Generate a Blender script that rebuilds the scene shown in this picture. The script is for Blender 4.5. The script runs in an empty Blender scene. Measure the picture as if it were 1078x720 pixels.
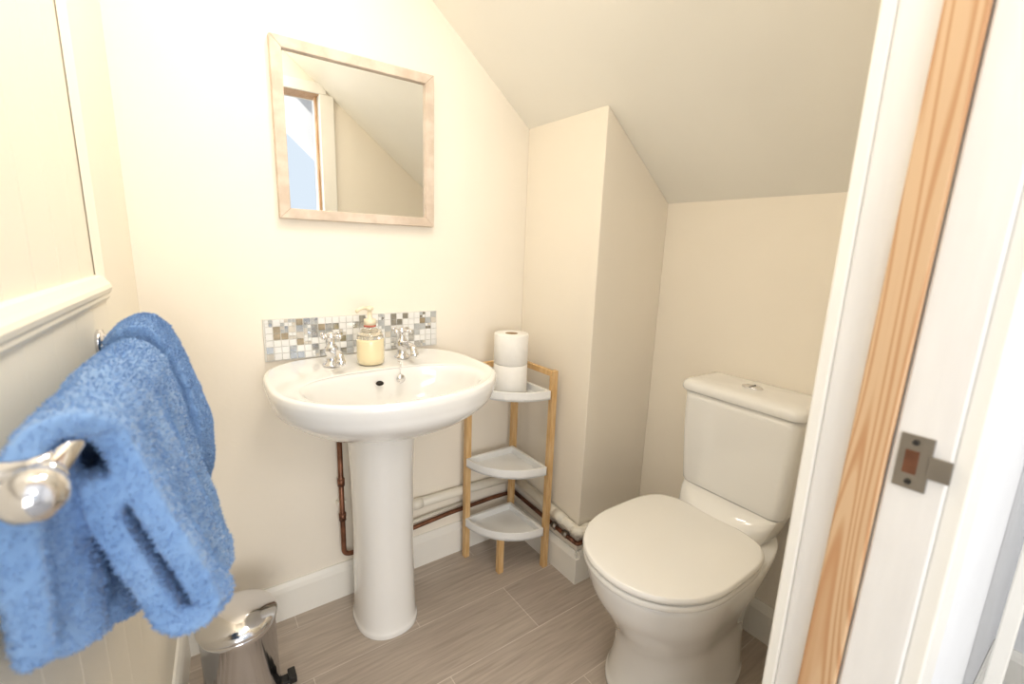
import bpy, math, random
import numpy as np
from mathutils import Vector, Matrix
random.seed(7); np.random.seed(7)
pi=math.pi
scene=bpy.context.scene
def Y(yc): return yc-1.4      # yc = distance in front of the doorway viewpoint

# ------------------------------------------------------------------ materials
def lin(c):
    return tuple(((v/255)/12.92 if v/255<=0.04045 else ((v/255+0.055)/1.055)**2.4) for v in c)+(1,)
def mat(name,col,rough=0.5,metal=0.0,noise=0.0,nscale=8,bump=0.0,bscale=60,coat=0.0,sheen=0.0,trans=0.0,sss=0.0,stretch=(1,1,1),col2=None,detail=4):
    m=bpy.data.materials.new(name); m.use_nodes=True
    nt=m.node_tree; b=nt.nodes['Principled BSDF']
    c=lin(col)
    b.inputs['Base Color'].default_value=c
    b.inputs['Roughness'].default_value=rough
    b.inputs['Metallic'].default_value=metal
    b.inputs['Coat Weight'].default_value=coat
    b.inputs['Sheen Weight'].default_value=sheen
    b.inputs['Transmission Weight'].default_value=trans
    tc=nt.nodes.new('ShaderNodeTexCoord'); mp=nt.nodes.new('ShaderNodeMapping')
    mp.inputs['Scale'].default_value=stretch
    nt.links.new(tc.outputs['Object'],mp.inputs['Vector'])
    if noise>0 or col2:
        n=nt.nodes.new('ShaderNodeTexNoise'); n.inputs['Scale'].default_value=nscale; n.inputs['Detail'].default_value=detail
        nt.links.new(mp.outputs['Vector'],n.inputs['Vector'])
        r=nt.nodes.new('ShaderNodeValToRGB')
        if col2: d=lin(col2)
        else: d=tuple(v*(1-noise) for v in c[:3])+(1,)
        r.color_ramp.elements[0].color=d; r.color_ramp.elements[1].color=c
        r.color_ramp.elements[0].position=0.38; r.color_ramp.elements[1].position=0.62
        nt.links.new(n.outputs['Fac'],r.inputs['Fac']); nt.links.new(r.outputs['Color'],b.inputs['Base Color'])
    if bump>0:
        n2=nt.nodes.new('ShaderNodeTexNoise'); n2.inputs['Scale'].default_value=bscale; n2.inputs['Detail'].default_value=5
        nt.links.new(mp.outputs['Vector'],n2.inputs['Vector'])
        bp=nt.nodes.new('ShaderNodeBump'); bp.inputs['Strength'].default_value=bump; bp.inputs['Distance'].default_value=0.002
        nt.links.new(n2.outputs['Fac'],bp.inputs['Height']); nt.links.new(bp.outputs['Normal'],b.inputs['Normal'])
    return m
M={}
M['wall']=mat('wall_paint',(249,241,227),0.75,noise=0.02,nscale=3,bump=0.12,bscale=90)
M['ceil']=mat('ceiling_paint',(249,246,237),0.8,noise=0.02,nscale=3,bump=0.1,bscale=60)
M['panel']=mat('panel_paint',(253,246,230),0.55,noise=0.02,nscale=4,bump=0.1,bscale=40,stretch=(1,1,.2))
M['trim']=mat('trim_gloss',(248,245,237),0.32,noise=0.02,bump=0.05,bscale=30)
M['jamb']=mat('jamb_paint',(243,241,238),0.4,noise=0.05,nscale=12,bump=0.2,bscale=25,stretch=(4,4,.4))
M['ceramic']=mat('white_ceramic',(245,244,241),0.12,coat=0.6,noise=0.01)
M['seat']=mat('toilet_seat_plastic',(246,244,239),0.2,coat=0.3,noise=0.01)
M['chrome']=mat('chrome',(225,225,228),0.1,metal=1,noise=0.03)
M['steel']=mat('brushed_steel',(160,154,146),0.3,metal=1,noise=0.15,nscale=20)
M['copper']=mat('old_copper',(140,96,74),0.4,metal=0.7,noise=0.4,nscale=25)
M['black']=mat('black_plastic',(25,24,24),0.45,noise=0.1)
M['dark']=mat('dark_hole',(30,26,22),0.7,noise=0.1)
M['pvc']=mat('white_plastic_pipe',(242,237,224),0.35,noise=0.03)
M['shelfwhite']=mat('shelf_white',(248,248,246),0.4,noise=0.02)
M['bamboo']=mat('shelf_wood',(226,190,138),0.45,col2=(212,170,114),nscale=14,stretch=(8,8,1),noise=.1)
M['frame']=mat('limed_wood',(224,208,192),0.6,col2=(206,188,170),nscale=22,noise=.1,bump=.3,bscale=80,stretch=(1,1,1),detail=8)
M['paper']=mat('toilet_paper',(250,248,243),0.95,noise=0.03,nscale=40,bump=0.5,bscale=250)
M['card']=mat('cardboard',(176,150,118),0.9,noise=0.1)
M['towel']=mat('towel_blue',(134,170,216),0.95,col2=(120,158,208),nscale=18,noise=.1,sheen=0.3)
M['soap']=mat('soap_cream',(242,226,184),0.25,noise=0.03,coat=.8)
M['clear']=mat('clear_plastic',(250,244,228),0.08,trans=0.85,noise=0.01)
M['pumpw']=mat('pump_plastic',(240,228,200),0.35,noise=0.02)
M['red']=mat('label_red',(200,110,90),0.5,noise=0.05)
M['grout']=mat('grout',(224,222,216),0.8,noise=0.05,nscale=50)
M['t1']=mat('tile_white',(240,240,238),0.12,noise=0.03,coat=.5)
M['t2']=mat('tile_beige',(214,208,197),0.2,noise=0.12,nscale=60)
M['t3']=mat('tile_silver',(206,210,214),0.15,metal=1,noise=0.15,nscale=60)
M['t4']=mat('tile_grey',(188,191,192),0.15,noise=0.15,nscale=60)
M['t5']=mat('tile_gold',(190,176,152),0.2,metal=.5,noise=0.25,nscale=60)
M['hall']=mat('hall_paint',(240,241,243),0.8,noise=0.02)
M['carpet']=mat('hall_carpet',(170,170,172),0.95,noise=0.15,nscale=60)

# mirror glass
m=bpy.data.materials.new('mirror_glass'); m.use_nodes=True
b=m.node_tree.nodes['Principled BSDF']; b.inputs['Metallic'].default_value=1; b.inputs['Roughness'].default_value=0.0
b.inputs['Base Color'].default_value=(.88,.89,.88,1); M['mirror']=m

# pine with vertical grain
def pine():
    m=bpy.data.materials.new('bare_pine'); m.use_nodes=True; nt=m.node_tree; b=nt.nodes['Principled BSDF']
    tc=nt.nodes.new('ShaderNodeTexCoord'); mp=nt.nodes.new('ShaderNodeMapping'); mp.inputs['Scale'].default_value=(1,1,.05)
    nt.links.new(tc.outputs['Object'],mp.inputs['Vector'])
    n=nt.nodes.new('ShaderNodeTexNoise'); n.inputs['Scale'].default_value=14; n.inputs['Detail'].default_value=2
    nt.links.new(mp.outputs['Vector'],n.inputs['Vector'])
    mm=nt.nodes.new('ShaderNodeMath'); mm.operation='MULTIPLY'; mm.inputs[1].default_value=170
    nt.links.new(n.outputs['Fac'],mm.inputs[0])
    sn=nt.nodes.new('ShaderNodeMath'); sn.operation='SINE'; nt.links.new(mm.outputs[0],sn.inputs[0])
    mr=nt.nodes.new('ShaderNodeMapRange'); mr.inputs['From Min'].default_value=-1; nt.links.new(sn.outputs[0],mr.inputs['Value'])
    r=nt.nodes.new('ShaderNodeValToRGB'); r.color_ramp.elements[0].color=lin((216,182,143)); r.color_ramp.elements[1].color=lin((196,148,105))
    r.color_ramp.elements[0].position=.35
    nt.links.new(mr.outputs['Result'],r.inputs['Fac']); nt.links.new(r.outputs['Color'],b.inputs['Base Color'])
    b.inputs['Roughness'].default_value=.55
    return m
M['pine']=pine()

# floor planks
def floor_mat():
    m=bpy.data.materials.new('vinyl_plank'); m.use_nodes=True; nt=m.node_tree; b=nt.nodes['Principled BSDF']
    tc=nt.nodes.new('ShaderNodeTexCoord')
    br=nt.nodes.new('ShaderNodeTexBrick'); br.inputs['Scale'].default_value=1; br.inputs['Brick Width'].default_value=.62
    br.inputs['Row Height'].default_value=.2; br.inputs['Mortar Size'].default_value=.0016; br.inputs['Mortar Smooth'].default_value=.3
    br.inputs['Color1'].default_value=lin((196,183,170)); br.inputs['Color2'].default_value=lin((184,171,159)); br.inputs['Mortar'].default_value=lin((218,208,198))
    mpb=nt.nodes.new('ShaderNodeMapping'); mpb.inputs['Location'].default_value=(.12,.07,0)
    nt.links.new(tc.outputs['Object'],mpb.inputs['Vector']); nt.links.new(mpb.outputs['Vector'],br.inputs['Vector'])
    mp=nt.nodes.new('ShaderNodeMapping'); mp.inputs['Scale'].default_value=(1.6,24,1)
    nt.links.new(tc.outputs['Object'],mp.inputs['Vector'])
    n=nt.nodes.new('ShaderNodeTexNoise'); n.inputs['Scale'].default_value=4; n.inputs['Detail'].default_value=8; n.inputs['Distortion'].default_value=.6
    nt.links.new(mp.outputs['Vector'],n.inputs['Vector'])
    r=nt.nodes.new('ShaderNodeValToRGB'); r.color_ramp.elements[0].color=(.78,.765,.75,1); r.color_ramp.elements[1].color=(1.06,1.06,1.06,1)
    r.color_ramp.elements[0].position=.3; r.color_ramp.elements[1].position=.7
    nt.links.new(n.outputs['Fac'],r.inputs['Fac'])
    mx=nt.nodes.new('ShaderNodeMix'); mx.data_type='RGBA'; mx.blend_type='MULTIPLY'; mx.inputs[0].default_value=1
    nt.links.new(br.outputs['Color'],mx.inputs[6]); nt.links.new(r.outputs['Color'],mx.inputs[7]); nt.links.new(mx.outputs[2],b.inputs['Base Color'])
    b.inputs['Roughness'].default_value=.42
    return m
M['floor']=floor_mat()

# ------------------------------------------------------------------ mesh builder
class MB:
    def __init__(s,name,xf=None): s.n=name; s.v=[]; s.f=[]; s.mi=[]; s.sm=[]; s.mats=[]; s.xf=xf
    def m(s,k):
        if k not in s.mats: s.mats.append(k)
        return s.mats.index(k)
    def add(s,vs,fs,k,smooth=False):
        o=len(s.v)
        for p in vs: s.v.append(tuple(s.xf(*p)) if s.xf else tuple(p))
        i=s.m(k)
        for f in fs: s.f.append([a+o for a in f]); s.mi.append(i); s.sm.append(smooth)
    def box(s,x0,x1,y0,y1,z0,z1,k):
        vs=[(x0,y0,z0),(x1,y0,z0),(x1,y1,z0),(x0,y1,z0),(x0,y0,z1),(x1,y0,z1),(x1,y1,z1),(x0,y1,z1)]
        s.add(vs,[(0,3,2,1),(4,5,6,7),(0,1,5,4),(1,2,6,5),(2,3,7,6),(3,0,4,7)],k)
    def hexa(s,bot,top,k):
        s.add(list(bot)+list(top),[(0,3,2,1),(4,5,6,7),(0,1,5,4),(1,2,6,5),(2,3,7,6),(3,0,4,7)],k)
    def prism(s,poly,y0,y1,k):   # poly in (x,z)
        n=len(poly); vs=[(x,y0,z) for x,z in poly]+[(x,y1,z) for x,z in poly]
        s.add(vs,[tuple(range(n)),tuple(range(2*n-1,n-1,-1))]+[(i,i+n,(i+1)%n+n,(i+1)%n) for i in range(n)],k)
    def prismz(s,poly,z0,z1,k,smooth=False):
        n=len(poly); vs=[(x,y,z0) for x,y in poly]+[(x,y,z1) for x,y in poly]
        s.add(vs,[tuple(range(n-1,-1,-1)),tuple(range(n,2*n))]+[(i,(i+1)%n,(i+1)%n+n,i+n) for i in range(n)],k,smooth)
    def loft(s,rings,k,cap0=True,cap1=True,smooth=True,interp=0):
        R=[np.array(r,float) for r in rings]
        if interp:
            out=[]
            for i in range(len(R)-1):
                p0=R[max(i-1,0)];p1=R[i];p2=R[i+1];p3=R[min(i+2,len(R)-1)]
                for j in range(interp):
                    t=j/interp
                    out.append(.5*((2*p1)+(-p0+p2)*t+(2*p0-5*p1+4*p2-p3)*t*t+(-p0+3*p1-3*p2+p3)*t**3))
            out.append(R[-1]); R=out
        n=len(R[0]); vs=[tuple(p) for r in R for p in r]; fs=[]
        for i in range(len(R)-1):
            for j in range(n):
                a=i*n+j;b=i*n+(j+1)%n; fs.append((a,b,b+n,a+n))
        if cap0:
            vs.append(tuple(R[0].mean(0))); c=len(vs)-1
            fs+=[(c,(j+1)%n,j) for j in range(n)]
        if cap1:
            vs.append(tuple(R[-1].mean(0))); c=len(vs)-1; o=(len(R)-1)*n
            fs+=[(c,o+j,o+(j+1)%n) for j in range(n)]
        s.add(vs,fs,k,smooth)
    def lathe(s,c,prof,k,axis='z',seg=32,interp=0,sx=1,sy=1,cap0=True,cap1=True):
        rings=[]
        for r,h in prof:
            ring=[]
            for j in range(seg):
                a=2*pi*j/seg; u=r*math.cos(a)*sx; w=r*math.sin(a)*sy
                if axis=='z': p=(c[0]+u,c[1]+w,c[2]+h)
                elif axis=='x': p=(c[0]+h,c[1]+u,c[2]+w)
                else: p=(c[0]+w,c[1]+h,c[2]+u)
                ring.append(p)
            rings.append(ring)
        s.loft(rings,k,cap0,cap1,True,interp)
    def tube(s,path,r,k,seg=14):
        P=[Vector(p) for p in path]; rings=[]; up=None
        for i,p in enumerate(P):
            t=(P[min(i+1,len(P)-1)]-P[max(i-1,0)]).normalized()
            if up is None: up=t.orthogonal().normalized()
            up=(up-t*up.dot(t)).normalized(); w=t.cross(up)
            rr=r[i] if isinstance(r,(list,tuple)) else r
            rings.append([tuple(p+up*rr*math.cos(2*pi*j/seg)+w*rr*math.sin(2*pi*j/seg)) for j in range(seg)])
        s.loft(rings,k)
    def sphere(s,c,r,k,sc=(1,1,1),seg=20):
        pr=[(r*math.sin(pi*i/12)+1e-5,-r*math.cos(pi*i/12)) for i in range(13)]
        rings=[[(c[0]+a*math.cos(2*pi*j/seg)*sc[0],c[1]+a*math.sin(2*pi*j/seg)*sc[1],c[2]+h*sc[2]) for j in range(seg)] for a,h in pr]
        s.loft(rings,k)
    def done(s,bevel=0,seg=2,parent=None):
        me=bpy.data.meshes.new(s.n); me.from_pydata(s.v,[],s.f); me.update()
        for k in s.mats: me.materials.append(M[k])
        me.polygons.foreach_set('material_index',s.mi); me.polygons.foreach_set('use_smooth',s.sm)
        ob=bpy.data.objects.new(s.n,me); scene.collection.objects.link(ob)
        import bmesh
        bm=bmesh.new(); bm.from_mesh(me); bmesh.ops.recalc_face_normals(bm,faces=bm.faces); bm.to_mesh(me); bm.free()
        if bevel:
            bv=ob.modifiers.new('bevel','BEVEL'); bv.width=bevel; bv.segments=seg; bv.limit_method='ANGLE'; bv.angle_limit=math.radians(50)
        if parent: ob.parent=parent
        return ob
def rpath(pts,r=.03,n=6):
    P=[Vector(p) for p in pts]; out=[P[0]]
    for i in range(1,len(P)-1):
        a=(P[i-1]-P[i]);b=(P[i+1]-P[i]); q=min(r,a.length*.49,b.length*.49)
        A=P[i]+a.normalized()*q;B=P[i]+b.normalized()*q
        for j in range(n+1):
            t=j/n; out.append(A*(1-t)**2+P[i]*2*t*(1-t)+B*t*t)
    out.append(P[-1]); return out

# ------------------------------------------------------------------ room shell
XB=1.045; XR=1.365; YBOX=Y(1.02); ZC=2.2
def zs(x): return 1.573-.78*(x-XB)
XF=XB-(ZC-1.573)/.78
YD=Y(.21); YO=Y(.09)      # door wall inside / outside faces
b=MB('floor'); b.box(-.6,1.5,Y(.08),.1,-.05,0,'floor'); b.done()
b=MB('floor_hall'); b.box(-1.5,2.0,-4.2,Y(.08),-.05,0,'carpet'); b.done()
gable=[(-.3,0),(XR+.1,0),(XR+.1,zs(XR+.1)),(XF,ZC),(-.3,ZC)]
b=MB('wall_back'); b.prism(gable,0,.1,'wall'); b.done()
b=MB('wall_right'); b.prism([(XR,0),(XR+.1,0),(XR+.1,zs(XR+.1)),(XR,zs(XR))],YO,0,'wall'); b.done()
b=MB('wall_boxing'); b.prism([(XB,0),(XR,0),(XR,zs(XR)),(XB,zs(XB))],YBOX,0,'wall'); b.done(.003)
b=MB('ceiling'); b.box(-.4,XF,YO,.1,ZC,ZC+.08,'ceil'); b.done()
b=MB('ceiling_slope'); b.prism([(XF,ZC),(XR+.1,zs(XR+.1)),(XR+.1,zs(XR+.1)+.1),(XF,ZC+.1)],YO,.1,'ceil'); b.done()
ZL=1.86
b=MB('wall_door'); 
b.prism([(.65,0),(XR,0),(XR,zs(XR)),(.65,zs(.65))],YO,YD,'wall')
b.prism([(-.3,ZL+.03),(.62,ZL+.03),(.65,zs(.65)-.001),(XF,ZC),(-.3,ZC)],YO,YD,'wall'); b.done()

# left wall, panelled: slightly out of square
C0=Vector((-.094,0,0)); U=Vector((-.0678,-.9977,0)); N=Vector((.9977,-.0678,0))
def L(s,d,z): return C0+U*s+N*d+Vector((0,0,z))
SP=.33
b=MB('wall_left',xf=L)
b.box(0,1.34,-.10,-.02,0,ZC,'panel')
b.box(0,SP,-.02,0,0,ZC,'panel')
s=SP
while s<1.3:
    b.box(s+.0007,min(s+.0993,1.34),-.02,-.008,1.05,ZC,'panel')
    s+=.1
s=SP+.0
while s<1.3:
    b.box(s+.0003,min(s+.0997,1.34),-.02,0.0,.0,1.05,'panel')
    s+=.1
b.done(.0012)
b=MB('trim_dado',xf=L)
prof=[(-.008,1.045),(.004,1.045),(.007,1.051),(.007,1.056),(.010,1.060),(.012,1.067),(.010,1.073),(.006,1.078),(.001,1.086),(-.008,1.089)]
n=len(prof)
b.add([(SP+.0,d,z) for d,z in prof]+[(1.18,d,z) for d,z in prof],[tuple(range(n)),tuple(range(2*n-1,n-1,-1))]+[(i,i+n,(i+1)%n+n,(i+1)%n) for i in range(n)],'panel')
b.add([(SP-.004,-.008,1.05),(SP+.004,-.008,1.05),(SP+.016,-.006,1.05),(SP-.004,.004,1.05),(SP-.004,-.008,ZC),(SP+.004,-.008,ZC),(SP+.016,-.006,ZC),(SP-.004,.004,ZC)],
      [(0,1,2,3),(7,6,5,4),(2,3,7,6),(1,2,6,5),(0,1,5,4),(3,0,4,7)],'panel')
b.done(.0015)

# baseboards
def skirt(name,p0,p1,nrm,h=.12,t=.016,k='trim'):
    p0=Vector(p0);p1=Vector(p1);nv=Vector(nrm)
    pr=[(0,0),(t,0),(t,h-.025),(t*.75,h-.012),(t*.35,h),(0,h)]
    n=len(pr); vs=[tuple(p+nv*d+Vector((0,0,z))) for p in (p0,p1) for d,z in pr]
    b=MB(name); b.add(vs,[tuple(range(n)),tuple(range(2*n-1,n-1,-1))]+[(i,i+n,(i+1)%n+n,(i+1)%n) for i in range(n)],k)
    return b
skirt('baseboard_back',(-.094,0,0),(XB,0,0),(0,-1,0)).done()
b=skirt('baseboard_boxing_side',(XB,-.0,0),(XB,YBOX,0),(-1,0,0)); b.box(XB-.016,XB,YBOX-.016,YBOX,0,.097,'trim'); b.box(XB-.010,XB,YBOX-.010,YBOX,.097,.112,'trim'); b.done()
skirt('baseboard_boxing_front',(XB,YBOX,0),(XR,YBOX,0),(0,-1,0)).done()
skirt('baseboard_right',(XR,YBOX,0),(XR,YD,0),(-1,0,0)).done()
skirt('baseboard_left',tuple(L(0,0,0)),tuple(L(1.17,0,0)),tuple(N)).done()

# door lining
b=MB('door_frame')
JX=.62
b.box(JX,JX+.03,YO,YD,0,ZL,'jamb')
def lean(x0,x1,yb0,yb1,yt0,yt1,k):   # boards that lean slightly out of plumb
    b.hexa([(x0,Y(yb0),0),(x1,Y(yb0),0),(x1,Y(yb1),0),(x0,Y(yb1),0)],[(x0,Y(yt0),ZL),(x1,Y(yt0),ZL),(x1,Y(yt1),ZL),(x0,Y(yt1),ZL)],k)
lean(JX-.006,JX,.090,.147,.088,.129,'jamb')
lean(JX-.010,JX,.149,.190,.131,.164,'pine')
b.box(-.28,-.215,YO,YD,0,ZL,'jamb')
b.box(-.28,JX+.03,YO,YD,ZL,ZL+.03,'pine')
# inner architrave
b.box(JX-.002,JX+.065,YD,Y(.225),0,ZL,'trim')
b.box(-.17,JX+.03,YD,Y(.225),ZL+.001,ZL+.05,'trim')
# outer architrave
b.box(JX-.0,JX+.075,Y(.073),YO,0,ZL+.06,'trim')
b.box(-.35,-.2,Y(.073),YO,0,ZL+.06,'trim')
b.box(-.35,JX+.075,Y(.073),YO,ZL+.0,ZL+.08,'trim')
b.done(.0025)
# strike plate
b=MB('strike_plate')
px=JX-.0085
z0,z1=.922,.982
b.box(px,px+.0025,Y(.104),Y(.132),z0,z1,'steel')
b.box(px-.001,px+.0027,Y(.114),Y(.126),z0+.017,z1-.017,'copper')
b.box(px-.0025,px+.0005,Y(.087),Y(.106),z0+.018,z1-.018,'steel')
for zz in (z0+.008,z1-.008): b.lathe((px+.0005,Y(.119),zz),[(.0035,-.0015),(.003,-.002),(.0005,-.002)],'dark',axis='x',seg=12)
b.done(.0015)

# ------------------------------------------------------------------ hall beyond the door
b=MB('wall_hall_right'); b.box(1.75,1.85,-4.2,YO,0,2.6,'hall'); b.done()
b=MB('wall_hall_left'); b.box(-1.5,-1.4,-4.2,YO,0,2.6,'hall'); b.done()
b=MB('wall_hall_door_side'); b.box(-1.4,-.3,YO,YO+.05,0,2.6,'hall'); b.box(-.3,1.47,YO-.0,YO+.05,ZC+.08,2.6,'hall'); b.box(XR+.1,1.75,YO,YO+.05,0,ZC+.08,'hall'); 
b.box(JX+.03,XR+.1,YO-.001,YO+.0,0,ZC+.08,'hall'); b.done()
b=MB('wall_hall_far')   # window opening x .55-1.3
b.box(-1.4,.55,-4.2,-4.1,0,2.6,'hall'); b.box(1.3,1.75,-4.2,-4.1,0,2.6,'hall'); b.box(.55,1.3,-4.2,-4.1,0,1.3,'hall'); b.box(.55,1.3,-4.2,-4.1,2.35,2.6,'hall'); b.done()
b=MB('window_1'); b.box(.55,1.3,-4.17,-4.13,1.3,1.34,'trim'); b.box(.55,1.3,-4.17,-4.13,2.31,2.35,'trim'); b.box(.55,.59,-4.17,-4.13,1.34,2.31,'trim'); b.box(1.26,1.3,-4.17,-4.13,1.34,2.31,'trim'); b.done(.003)
b=MB('ceiling_hall'); b.box(-1.4,1.75,-4.2,YO+.05,2.6,2.68,'hall'); b.done()
b=MB('hall_roof_beam'); b.prism([(.2,2.6),(.5,2.6),(1.75,1.455),(1.75,1.155)],-3.1,-2.9,'hall'); b.done()
skirt('baseboard_hall',(1.75,-4.1,0),(1.75,YO,0),(-1,0,0),.14).done()
skirt('baseboard_hall_door',(JX+.075,YO-.001,0),(1.75,YO-.001,0),(0,-1,0),.14).done()
b=MB('stair_balustrade')
bx=1.25
b.box(bx-.03,bx+.03,-2.3,-1.335,.90,.94,'trim'); b.box(bx-.02,bx+.02,-2.3,-1.335,.15,.19,'trim')
yy=-1.35
while yy>-2.25:
    b.box(bx-.012,bx+.012,yy-.012,yy+.012,.15,.90,'trim'); yy-=.085
b.box(bx-.04,bx+.04,-2.38,-2.3,0,1.05,'trim')
b.done(.003)

# ------------------------------------------------------------------ mirror
mx0,mx1,mz0,mz1=.221,.665,1.214,1.655
fw=.027
b=MB('wall_mirror')
b.prism([(mx0,mz0),(mx1,mz0),(mx1-fw,mz0+fw),(mx0+fw,mz0+fw)],-.024,0,'frame')
b.prism([(mx0,mz1),(mx0+fw,mz1-fw),(mx1-fw,mz1-fw),(mx1,mz1)],-.024,0,'frame')
b.prism([(mx0,mz0),(mx0+fw,mz0+fw),(mx0+fw,mz1-fw),(mx0,mz1)],-.024,0,'frame')
b.prism([(mx1,mz0),(mx1,mz1),(mx1-fw,mz1-fw),(mx1-fw,mz0+fw)],-.024,0,'frame')
b.add([(mx0+fw-.002,-.012,mz0+fw-.002),(mx1-fw+.002,-.012,mz0+fw-.002),(mx1-fw+.002,-.012,mz1-fw+.002),(mx0+fw-.002,-.012,mz1-fw+.002)],[(0,1,2,3)],'mirror')
b.done(.002)

# ------------------------------------------------------------------ mosaic splashback
b=MB('mosaic_splashback')
sx0,sx1,sz0,sz1=.163,.683,.825,.943
b.box(sx0,sx1,-.006,0,sz0,sz1,'grout')
ts=.0195; nc=int((sx1-sx0)/ts); nr=6
keys=['t1']*9+['t2']*2+['t3']*5+['t4']*2+['t5']
for i in range(nc):
    for j in range(nr):
        x=sx0+.003+i*(sx1-sx0-.006)/nc; z=sz0+.002+j*(sz1-sz0-.004)/nr
        w=(sx1-sx0-.006)/nc
        k=random.choice(keys)
        if random.random()<.12:
            for a in (0,1):
                for c in (0,1):
                    b.box(x+.001+a*w/2,x+w/2-.0008+a*w/2,-.0085,-.006,z+.001+c*w/2,z+w/2-.0008+c*w/2,random.choice(['t3','t4','t2','t1']))
        else: b.box(x+.0012,x+w-.0012,-.009,-.006,z+.0012,z+w-.0012,k)
b.done()

# ------------------------------------------------------------------ basin
SX=.42
def outl(cx,cy,hw,df,db,nb=3.6,n=72,nf=2.1):
    o=[]
    for j in range(n):
        a=2*pi*j/n; c=math.cos(a); s_=math.sin(a)
        e=nb if s_>=0 else nf
        x=hw*math.copysign(abs(c)**(2/e),c); y=(db if s_>=0 else df)*math.copysign(abs(s_)**(2/e),s_)
        o.append((cx+x,cy+y))
    return o
def ring(o,z): return [(x,y,z) for x,y in o]
cyb=Y(1.13)
O=lambda k,kk=1: outl(SX,cyb,.288*k,.245*k,(.268)*kk)
I=lambda k: outl(SX+.0,Y(1.075),.222*k,.15*k,.125*k,nb=2.6,nf=2.2)
zt=.822
b=MB('pedestal_basin')
rs=[ring(outl(SX+.01,Y(1.24),.05,.06,.06,nb=2.4),.642),ring(outl(SX+.005,Y(1.23),.095,.11,.1,nb=2.5),.647),ring(outl(SX,Y(1.20),.155,.16,.15,nb=2.7),.672),
    ring(outl(SX,Y(1.165),.222,.212,.22,nb=3.2),.712),ring(outl(SX,Y(1.14),.27,.24,.255,nb=3.5),.755),ring(O(.985,1),.785),ring(O(1.0),.805),ring(O(.997),.815),ring(O(.985,.99),zt),ring(O(.955,.975),zt+.002)]
b.loft(rs,'ceramic',cap0=True,cap1=False,interp=4)
rs=[ring(O(.955,.975),zt+.002),ring([(.5*(p[0]+q[0]),.5*(p[1]+q[1])) for p,q in zip(O(.955,.975),I(1.05))],zt-.001),ring(I(1.06),zt-.003),ring(I(1.02),zt-.007),ring(I(.98),zt-.02),ring(I(.92),zt-.06),ring(I(.78),zt-.105),ring(I(.5),zt-.13),ring(I(.15),zt-.138)]
b.loft(rs,'ceramic',cap0=False,cap1=True,interp=4)
# pedestal
P=lambda hw,hd: outl(SX+.012,Y(1.245),hw,hd,hd,nb=2.6,nf=2.3)
b.loft([ring(P(.093,.110),0),ring(P(.093,.110),.012),ring(P(.089,.105),.03),ring(P(.087,.1),.10),ring(P(.085,.095),.3),ring(P(.088,.097),.5),ring(P(.093,.102),.62),ring(P(.095,.104),.69)],'ceramic',interp=5)
# overflow hole + waste
b.lathe((SX-.01,Y(1.183),zt-.038),[(.010,-.004),(.010,.004)],'dark',axis='y',seg=20,sx=.6,sy=1)
b.lathe((SX,Y(1.075),zt-.1385),[(.03,0),(.03,.003),(.022,.004),(.018,.002)],'chrome',seg=24)
b.lathe((SX,Y(1.075),zt-.1355),[(.017,0),(.017,.001)],'dark',seg=24)
# chain
cp=[(SX+.062,Y(1.235),zt+.004),(SX+.058,Y(1.20),zt+.008),(SX+.05,Y(1.185),zt-.004),(SX+.046,Y(1.178),zt-.025)]
pp=rpath(cp,.01,4)
for i in range(len(pp)-1):
    a=Vector(pp[i]);c=Vector(pp[i+1]); k=max(1,int((c-a).length/.004))
    for j in range(k): b.sphere(tuple(a.lerp(c,j/k)),.0019,'chrome',seg=8)
b.lathe((SX+.046,Y(1.172),zt-.03),[(.011,-.004),(.013,0),(.011,.004)],'chrome',seg=16,axis='y')
b.done()

def tap(cx,cyc):
    b=MB('basin_tap'); cy=Y(cyc); z=zt
    b.lathe((cx,cy,z),[(.024,0),(.024,.004),(.018,.008),(.014,.014),(.013,.03),(.017,.036),(.018,.05),(.013,.057),(.010,.062),(.010,.075),(.014,.078),(.014,.083),(.007,.088)],'chrome',seg=24)
    b.tube(rpath([(cx,cy,z+.042),(cx,cy-.05,z+.05),(cx,cy-.085,z+.046),(cx,cy-.092,z+.026)],.02,6),.0098,'chrome')
    b.lathe((cx,cy-.092,z+.02),[(.011,0),(.012,.004),(.012,.012),(.009,.016)],'chrome',seg=16)
    for a in range(4):
        an=pi/4*.8+a*pi/2; dx,dy=math.cos(an),math.sin(an); zc=z+.083
        b.tube([(cx,cy,zc),(cx+dx*.014,cy+dy*.014,zc),(cx+dx*.026,cy+dy*.026,zc)],[.005,.0045,.006],'chrome',seg=10)
        b.sphere((cx+dx*.029,cy+dy*.029,zc),.0072,'chrome',seg=12)
    b.sphere((cx,cy,z+.086),.010,'chrome',sc=(1,1,.8))
    return b.done()
tap(SX-.106,1.29); tap(SX+.098,1.29)

# soap dispenser
b=MB('soap_dispenser'); c=(SX-.006,Y(1.265),zt+.001)
b.lathe(c,[(.032,0),(.037,.003),(.038,.02),(.038,.066),(.037,.072)],'soap',seg=28)
b.lathe(c,[(.037,.0725),(.034,.088),(.022,.098),(.014,.102),(.0135,.112)],'clear',seg=28)
b.lathe(c,[(.0165,.110),(.0165,.126),(.007,.128),(.006,.150),(.011,.152),(.011,.160),(.004,.163)],'pumpw',seg=20)
b.lathe(c,[(.0168,.105),(.0168,.110)],'red',seg=20)
b.tube([(c[0],c[1],c[2]+.157),(c[0]-.024,c[1]-.006,c[2]+.158),(c[0]-.040,c[1]-.010,c[2]+.150)],.0048,'pumpw')
b.done()

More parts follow.
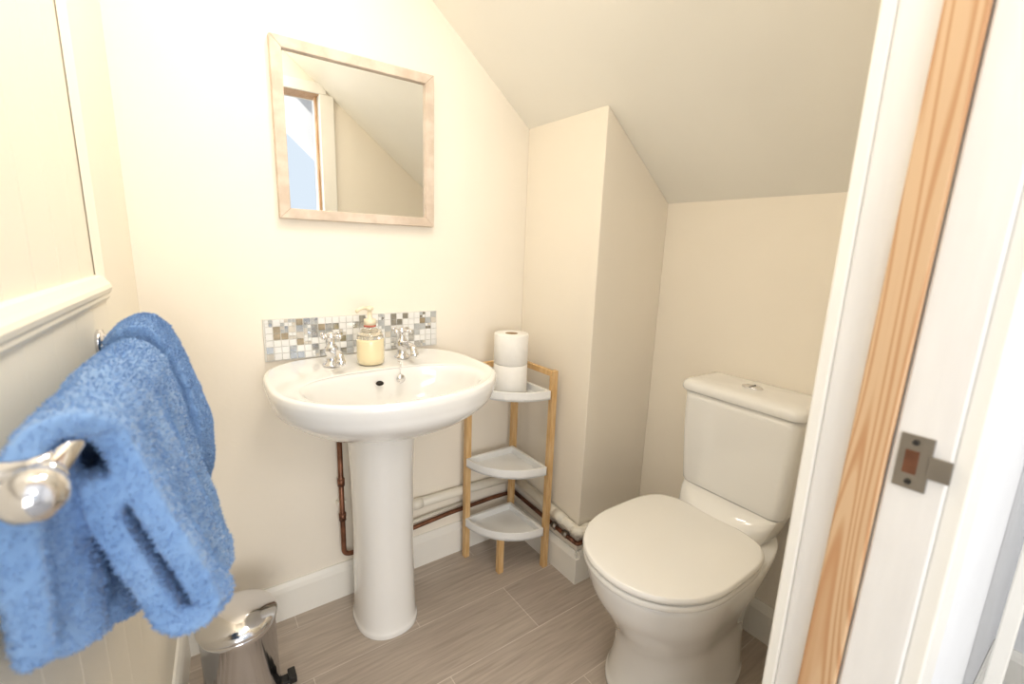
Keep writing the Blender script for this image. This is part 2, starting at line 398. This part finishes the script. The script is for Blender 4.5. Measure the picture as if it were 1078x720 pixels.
# ------------------------------------------------------------------ toilet (faces -x)
TY=Y(.61)
def egg(lf,lb,hw,n=72,nb=3.0,wf=1.15):
    lc=lf-hw*wf; o=[]
    for j in range(n):
        a=2*pi*j/n; c=math.cos(a); s_=math.sin(a)
        if c>=0: l=lc+(lf-lc)*abs(c)**(2/2.1); w=hw*math.copysign(abs(s_)**(2/2.1),s_)
        else: l=lc-(lc-lb)*abs(c)**(2/nb); w=hw*math.copysign(abs(s_)**(2/nb),s_)
        o.append((XR-l,TY+w))
    return o
b=MB('toilet')
b.loft([ring(egg(.535,.10,.142),0),ring(egg(.535,.10,.142),.012),ring(egg(.527,.10,.136),.03),ring(egg(.515,.10,.127),.10),ring(egg(.525,.10,.127),.18),ring(egg(.565,.10,.144),.25),ring(egg(.608,.08,.164),.32),ring(egg(.628,.05,.175),.375),ring(egg(.632,.04,.176),.40),ring(egg(.62,.05,.165),.405)],'ceramic',interp=4)
b.loft([ring(egg(.235,.02,.085,nb=6,wf=.7),.30),ring(egg(.24,.02,.12,nb=6,wf=.5),.40),ring(egg(.215,.02,.135,nb=6,wf=.4),.45),ring(egg(.185,.02,.14,nb=6,wf=.3),.474)],'ceramic',interp=4)
def slab(zb,zt_,lf,lb,hw,key,r=.006,dome=0):
    E=lambda k: egg(lf-k,lb+k,hw-k,nb=4.2)
    rr=[ring(E(r),zb),ring(E(r*.3),zb+r*.3),ring(E(0),zb+r),ring(E(0),zt_-r),ring(E(r*.3),zt_-r*.3),ring(E(r),zt_),ring(E(.04),zt_+dome*.5),ring(E(.1),zt_+dome)]
    b.loft(rr,key,interp=2)
slab(.406,.422,.642,.215,.183,'seat',.005)
slab(.425,.443,.644,.21,.185,'seat',.007,.003)
for w in (-.075,.075):
    b.lathe((XR-.2,TY+w,.405),[(.016,0),(.016,.028),(.012,.034)],'seat',seg=16)
def rr_(l0,l1,hw,rad=.03,n=8,bow=0):
    o=[]
    for (cl,cw,a0) in ((l1-rad,hw-rad,0),(l0+.01,hw-.01,90),(l0+.01,-hw+.01,180),(l1-rad,-hw+rad,270)):
        r2=rad if cl==l1-rad else .01
        for i in range(n+1):
            a=math.radians(a0+90*i/n); o.append((XR-(cl+r2*math.cos(a)),TY+cw+r2*math.sin(a)))
    return o
b.loft([ring(rr_(.008,.150,.135),.470),ring(rr_(.006,.158,.147),.478),ring(rr_(.005,.162,.152),.50),ring(rr_(.004,.170,.162),.66),ring(rr_(.004,.172,.164),.762)],'ceramic',interp=3)
b.loft([ring(rr_(.002,.174,.167),.762),ring(rr_(.001,.180,.172),.766),ring(rr_(.001,.182,.174),.774),ring(rr_(.001,.180,.172),.786),ring(rr_(.004,.17,.162),.795),ring(rr_(.02,.15,.135),.798)],'ceramic',interp=2)
b.lathe((XR-.095,TY,.7975),[(.026,0),(.026,.004),(.022,.006),(.001,.006)],'chrome',seg=28,sx=.7,sy=1.1)
b.box(XR-.112,XR-.078,TY-.0008,TY+.0008,.803,.8045,'dark')
b.done()

# ------------------------------------------------------------------ corner shelf
CX,CYc=.990,1.350
CY=Y(CYc)
b=MB('corner_shelf')
R_=.218
def leg(x,y,z0,z1,w=.0105): b.box(x-w,x+w,y-w,y+w,z0,z1,'bamboo')
lx,ly=CX-R_+.012,CY-.004
rx,ry=CX+.010,CY-R_+.010
leg(lx,ly,0,.755); leg(rx,ry,0,.755); leg(CX,CY,0,.755)
leg(CX-.147,CY-.147,0,.135)
b.box(lx,CX,CY-.008,CY+.006,.735,.755,'bamboo'); b.box(CX-.004,CX+.01,ry,CY,.735,.755,'bamboo')
def quad(r,off=0,n=20):
    return [(CX-off,CY-off)]+[(CX-off-(r-off)*math.cos(a),CY-off-(r-off)*math.sin(a)) for a in [pi/2*i/n for i in range(n+1)]]
for z in (.135,.375,.655):
    b.prismz(quad(R_-.002,.006),z,z+.008,'shelfwhite')
    o=quad(R_-.002,.006); q=quad(R_-.014,.018); n=len(o)
    vs=[(x,y,zz) for zz in (z,z+.032) for x,y in o]+[(x,y,zz) for zz in (z+.004,z+.032) for x,y in q]
    fs=[]
    for i in range(n):
        j=(i+1)%n
        fs+=[(i,j,j+n,i+n),(i+n,j+n,j+3*n,i+3*n),(i+3*n,j+3*n,j+2*n,i+2*n),(i,i+2*n,j+2*n,j)]
    b.add(vs,fs,'shelfwhite')
b.done(.0015)
def roll(z):
    b=MB('toilet_roll'); c=(.895,Y(1.252),z)
    b.lathe(c,[(.0215,.001),(.056,0),(.0585,.003),(.0585,.102),(.056,.105),(.0215,.104)],'paper',seg=40,cap0=False,cap1=False)
    b.lathe(c,[(.0215,.001),(.0215,.104),(.020,.104),(.020,.001)],'card',seg=24,cap0=False,cap1=False)
    b.done()
roll(.6635); roll(.7690)

# ------------------------------------------------------------------ pipes
wy=-.020
b=MB('waste_pipe')
b.tube([(SX+.04,wy,.262),(CX-.2,wy,.258),(XB-.018,wy,.25)],.0175,'pvc')
b.tube([(SX+.16,wy,.26),(SX+.2,wy,.26)],.0195,'pvc')
b.done()
b=MB('waste_pipe')
b.tube([(XB-.020,wy-.0,.25),(XB-.020,YBOX+.03,.215),(XB-.020,YBOX+.0,.213)],.0175,'pvc'); b.sphere((XB-.020,wy,.25),.0178,'pvc')
b.tube([(XB-.020,YBOX+.10,.222),(XB-.020,YBOX+.05,.218)],.0198,'pvc')
b.done()
b=MB('waste_pipe')
b.tube(rpath([(XB-.020,YBOX+.004,.213),(XB-.020,YBOX-.022,.212),(XB+.06,YBOX-.022,.208),(XR-.12,YBOX-.022,.20)],.03),.0175,'pvc')
b.tube([(XB+.01,YBOX-.022,.211),(XB+.05,YBOX-.022,.209)],.0205,'pvc')
b.done()
b=MB('copper_water_pipe')
b.tube(rpath([(.345,-.026,.66),(.345,-.026,.165),(.38,-.026,.158),(.72,-.026,.185),(CX-.06,-.010,.178),(XB-.012,-.010,.174)],.02),.0078,'copper')
b.tube(rpath([(.405,-.026,.66),(.405,-.026,.20),(.44,-.026,.19),(CX-.2,-.012,.20)],.02),.0078,'pvc')
for (x,y,z) in ((.345,-.026,.42),(.345,-.026,.3),):
    b.tube([(x,y,z-.012),(x,y,z+.012)],.011,'copper')
for x in (.345,.405): 
    b.box(x-.013,x+.013,-.022,0,.34,.35,'pvc')
b.done()
b=MB('copper_water_pipe')
b.tube([(XB-.012,-.010,.174),(XB-.012,YBOX+.05,.158),(XB-.012,YBOX+.0,.158)],.0078,'copper')
for y in (YBOX+.12,YBOX+.06): b.tube([(XB-.0125,y,.163),(XB-.0125,y-.02,.161)],.012,'steel')
b.done()
b=MB('copper_water_pipe')
b.tube(rpath([(XB-.012,YBOX+.004,.158),(XB-.012,YBOX-.012,.158),(XB+.12,YBOX-.012,.155)],.02),.0078,'copper')
b.done()

# ------------------------------------------------------------------ pedal bin
b=MB('pedal_bin'); bx,by=.033,Y(1.16)
b.lathe((bx,by,0),[(.083,0),(.085,.003),(.085,.018),(.081,.02)],'black',seg=48)
b.lathe((bx,by,0),[(.0815,.018),(.0815,.225),(.0835,.227),(.0835,.238),(.081,.24)],'chrome',seg=48)
b.lathe((bx,by,0),[(.079,.24),(.0865,.242),(.088,.247),(.0865,.253),(.078,.262),(.055,.274),(.03,.280),(.004,.282)],'chrome',seg=48,interp=3)
b.box(bx+.075,bx+.105,by-.022,by+.006,.010,.018,'black'); b.box(bx+.1,bx+.118,by-.026,by+.010,.008,.028,'black')
b.done(.002)

# ------------------------------------------------------------------ towel rail & towels
b=MB('towel_rail')
RZ=.985; RD=.065
def Lp(s,d,z): return tuple(L(s,d,z))
b.tube([Lp(.40,RD,RZ),Lp(.955,RD,RZ)],.0085,'chrome')
for sg,s0 in ((-1,.40),(1,.955)):
    P_=[];r=[]
    for t,rr in ((0,.009),(.004,.013),(.008,.013),(.011,.009),(.016,.014),(.024,.0185),(.033,.019),(.041,.016),(.047,.009),(.049,.001)):
        P_.append(Lp(s0+sg*t,RD,RZ)); r.append(rr)
    b.tube(P_,r,'chrome',seg=24)
for s0 in (.425,.935):
    b.tube([Lp(s0,0,RZ),Lp(s0,.006,RZ),Lp(s0,.0065,RZ),Lp(s0,.012,RZ),Lp(s0,.05,RZ),Lp(s0,RD,RZ)],[.022,.022,.016,.009,.008,.012],'chrome',seg=20)
rail=b.done()

def make_towel(name,sf,snf,snb,Lf,Lb,r,thick,flare,seed,top=0.0,ns=90,fold=.036,inn=.8):
    rng=random.Random(seed); ph=rng.random()*6
    st=[]
    for i in range(55): st.append(('b',1-i/55))
    for i in range(18): st.append(('a',i/18*pi))
    for i in range(60): st.append(('f',i/60))
    for i in range(12): st.append(('u',i/12*pi))
    for i in range(41): st.append(('i',1-inn*i/40))
    verts=[];faces=[]
    def front(t,s):
        return RD+r+flare(t)+ .008*math.sin(s*40+ph*2+t*2)*min(t,1)**.7 + .002*math.sin(s*110+ph)*t
    for kind,t in st:
        for i in range(ns+1):
            v=i/ns
            if kind=='b':
                s=sf+(snb-sf)*v; d=RD-r+.012*math.sin(s*58+ph)*t**.6; z=RZ-t*Lb(s)
            elif kind=='a':
                s=sf+((snb*(1-t/pi)+snf*(t/pi))-sf)*v; d=RD-r*math.cos(t); z=RZ+r*math.sin(t)+top*math.sin(t)
            elif kind=='f':
                s=sf+(snf-sf)*v; d=front(t,s); z=RZ-t*Lf(s)
            elif kind=='u':
                s=sf+(snf-sf)*v; d=front(1,s)-fold/2+fold/2*math.cos(t); z=RZ-Lf(s)-fold*.45*math.sin(t)
            else:
                s=sf+(snf-sf)*v; d=max(front(t,s)-fold,RD+.012); z=RZ-t*Lf(s)
            s+= .006*math.sin(z*22+ph)*(1 if v>.5 else -1)*abs(v-.5)*2
            d=max(d,thick*.5+.008)
            verts.append(Lp(s,d,z))
    for j in range(len(st)-1):
        for i in range(ns):
            a=j*(ns+1)+i; faces.append((a,a+1,a+ns+2,a+ns+1))
    me=bpy.data.meshes.new(name); me.from_pydata(verts,[],faces); me.update(); me.materials.append(M['towel'])
    ob=bpy.data.objects.new(name,me); scene.collection.objects.link(ob)
    so=ob.modifiers.new('s','SOLIDIFY'); so.thickness=thick; so.offset=0
    rm=ob.modifiers.new('r','REMESH'); rm.mode='VOXEL'; rm.voxel_size=.0032; rm.use_smooth_shade=True
    sm=ob.modifiers.new('sm','SMOOTH'); sm.factor=.5; sm.iterations=14
    tx=bpy.data.textures.new(name+'_n','CLOUDS'); tx.noise_scale=.06
    dm=ob.modifiers.new('d','DISPLACE'); dm.texture=tx; dm.strength=.009; dm.mid_level=.5; dm.texture_coords='LOCAL'
    tx2=bpy.data.textures.new(name+'_f','CLOUDS'); tx2.noise_scale=.008
    dm2=ob.modifiers.new('d2','DISPLACE'); dm2.texture=tx2; dm2.strength=.0028; dm2.mid_level=.5; dm2.texture_coords='LOCAL'
    dg=bpy.context.evaluated_depsgraph_get(); ev=ob.evaluated_get(dg); em=bpy.data.meshes.new_from_object(ev)
    ob.modifiers.clear(); ob.data=em
    if not em.materials: em.materials.append(M['towel'])
    em.calc_loop_triangles()
    nv=len(em.vertices); co=np.empty(nv*3); em.vertices.foreach_get('co',co); co=co.reshape(-1,3)
    nt3=len(em.loop_triangles); tri=np.empty(nt3*3,dtype=np.int32); em.loop_triangles.foreach_get('vertices',tri); tri=tri.reshape(-1,3)
    A,B,C=co[tri[:,0]],co[tri[:,1]],co[tri[:,2]]
    nr=np.cross(B-A,C-A); ar=np.linalg.norm(nr,axis=1)+1e-12; nr/=ar[:,None]
    K=80000
    idx=np.random.choice(nt3,K,p=ar/ar.sum()); u=np.random.rand(K,1); w=np.random.rand(K,1); fl=(u+w)>1; u=np.where(fl,1-u,u); w=np.where(fl,1-w,w)
    p=A[idx]+(B[idx]-A[idx])*u+(C[idx]-A[idx])*w
    dr=nr[idx]+np.random.randn(K,3)*.55; dr/=np.linalg.norm(dr,axis=1)[:,None]
    sd=np.cross(dr,np.random.randn(K,3)); sd/=np.linalg.norm(sd,axis=1)[:,None]
    ln=.0024+np.random.rand(K,1)*.002; wd=.0008
    V=np.concatenate([p-sd*wd,p+sd*wd,p+dr*ln],axis=1).reshape(-1,3)
    pile=bpy.data.meshes.new(name+'_pile'); pile.from_pydata(V.tolist(),[],np.arange(3*K).reshape(-1,3).tolist()); pile.materials.append(M['towel'])
    po=bpy.data.objects.new('terry_pile',pile); scene.collection.objects.link(po); po.parent=ob
    return ob
make_towel('hanging_towel',.575,.895,.945,
   Lf=lambda s:.315-.40*(s-.57), Lb=lambda s:.385-.60*(s-.57), r=.022,thick=.024,
   flare=lambda t:.004+.054*t**1.2, seed=3)
make_towel('hanging_towel',.43,.56,.56,
   Lf=lambda s:.235-.1*(s-.43), Lb=lambda s:.22, r=.026,thick=.024,
   flare=lambda t:.032*math.sin(min(t,1)*2.4)+.003, seed=9,top=.010,ns=50)

# ------------------------------------------------------------------ lights
w=bpy.data.worlds.new('World'); scene.world=w; w.use_nodes=True
w.node_tree.nodes['Background'].inputs[0].default_value=(.78,.88,1,1); w.node_tree.nodes['Background'].inputs[1].default_value=1.1
def area(name,loc,rot,size,e,col,sy=None):
    l=bpy.data.lights.new(name,'AREA'); l.energy=e; l.size=size; l.color=col
    if sy: l.shape='RECTANGLE'; l.size_y=sy
    o=bpy.data.objects.new(name,l); o.location=loc; o.rotation_euler=rot; scene.collection.objects.link(o); return o
def point(name,loc,e,col,r=.1):
    l=bpy.data.lights.new(name,'POINT'); l.energy=e; l.color=col; l.shadow_soft_size=r
    o=bpy.data.objects.new(name,l); o.location=loc; scene.collection.objects.link(o); return o
# lamp hanging just below the flat ceiling, plus an added fill light under the slope to brighten the left wall
point('ceiling_lamp',(.16,-.95,2.03),4.2,(1,.93,.83),.10)
area('slope_fill',(.42,-.64,zs(.42)-.02),(0,math.atan(.78)*1.0,0),.22,5.5,(1,.93,.83))
point('hall_fill_point',(.35,-2.5,2.0),15,(1,.97,.93),.22)  # added fill in the hall behind the camera, no fitting modelled
area('hall_fill_area',(-.35,-3.9,1.25),(pi/2,0,0),1.3,44,(1,.98,.95))  # added unseen fill for light through the doorway, solid wall behind it

# ------------------------------------------------------------------ camera
cam=bpy.data.cameras.new('camera'); co=bpy.data.objects.new('camera',cam); scene.collection.objects.link(co)
right=Vector((.8164,-.5766,.0351)); up=Vector((.0886,.1852,.9787)); back=Vector((-.5707,-.7957,.2020))
mt=Matrix((right,up,back)).transposed().to_4x4(); mt.translation=Vector((0,-1.4,1.16))
co.matrix_world=mt
cam.sensor_width=36; cam.lens=16.13; cam.clip_start=.01
cam.dof.use_dof=True; cam.dof.focus_distance=1.45; cam.dof.aperture_fstop=3.5
scene.camera=co
scene.view_settings.view_transform='Standard'
scene.view_settings.exposure=0.0
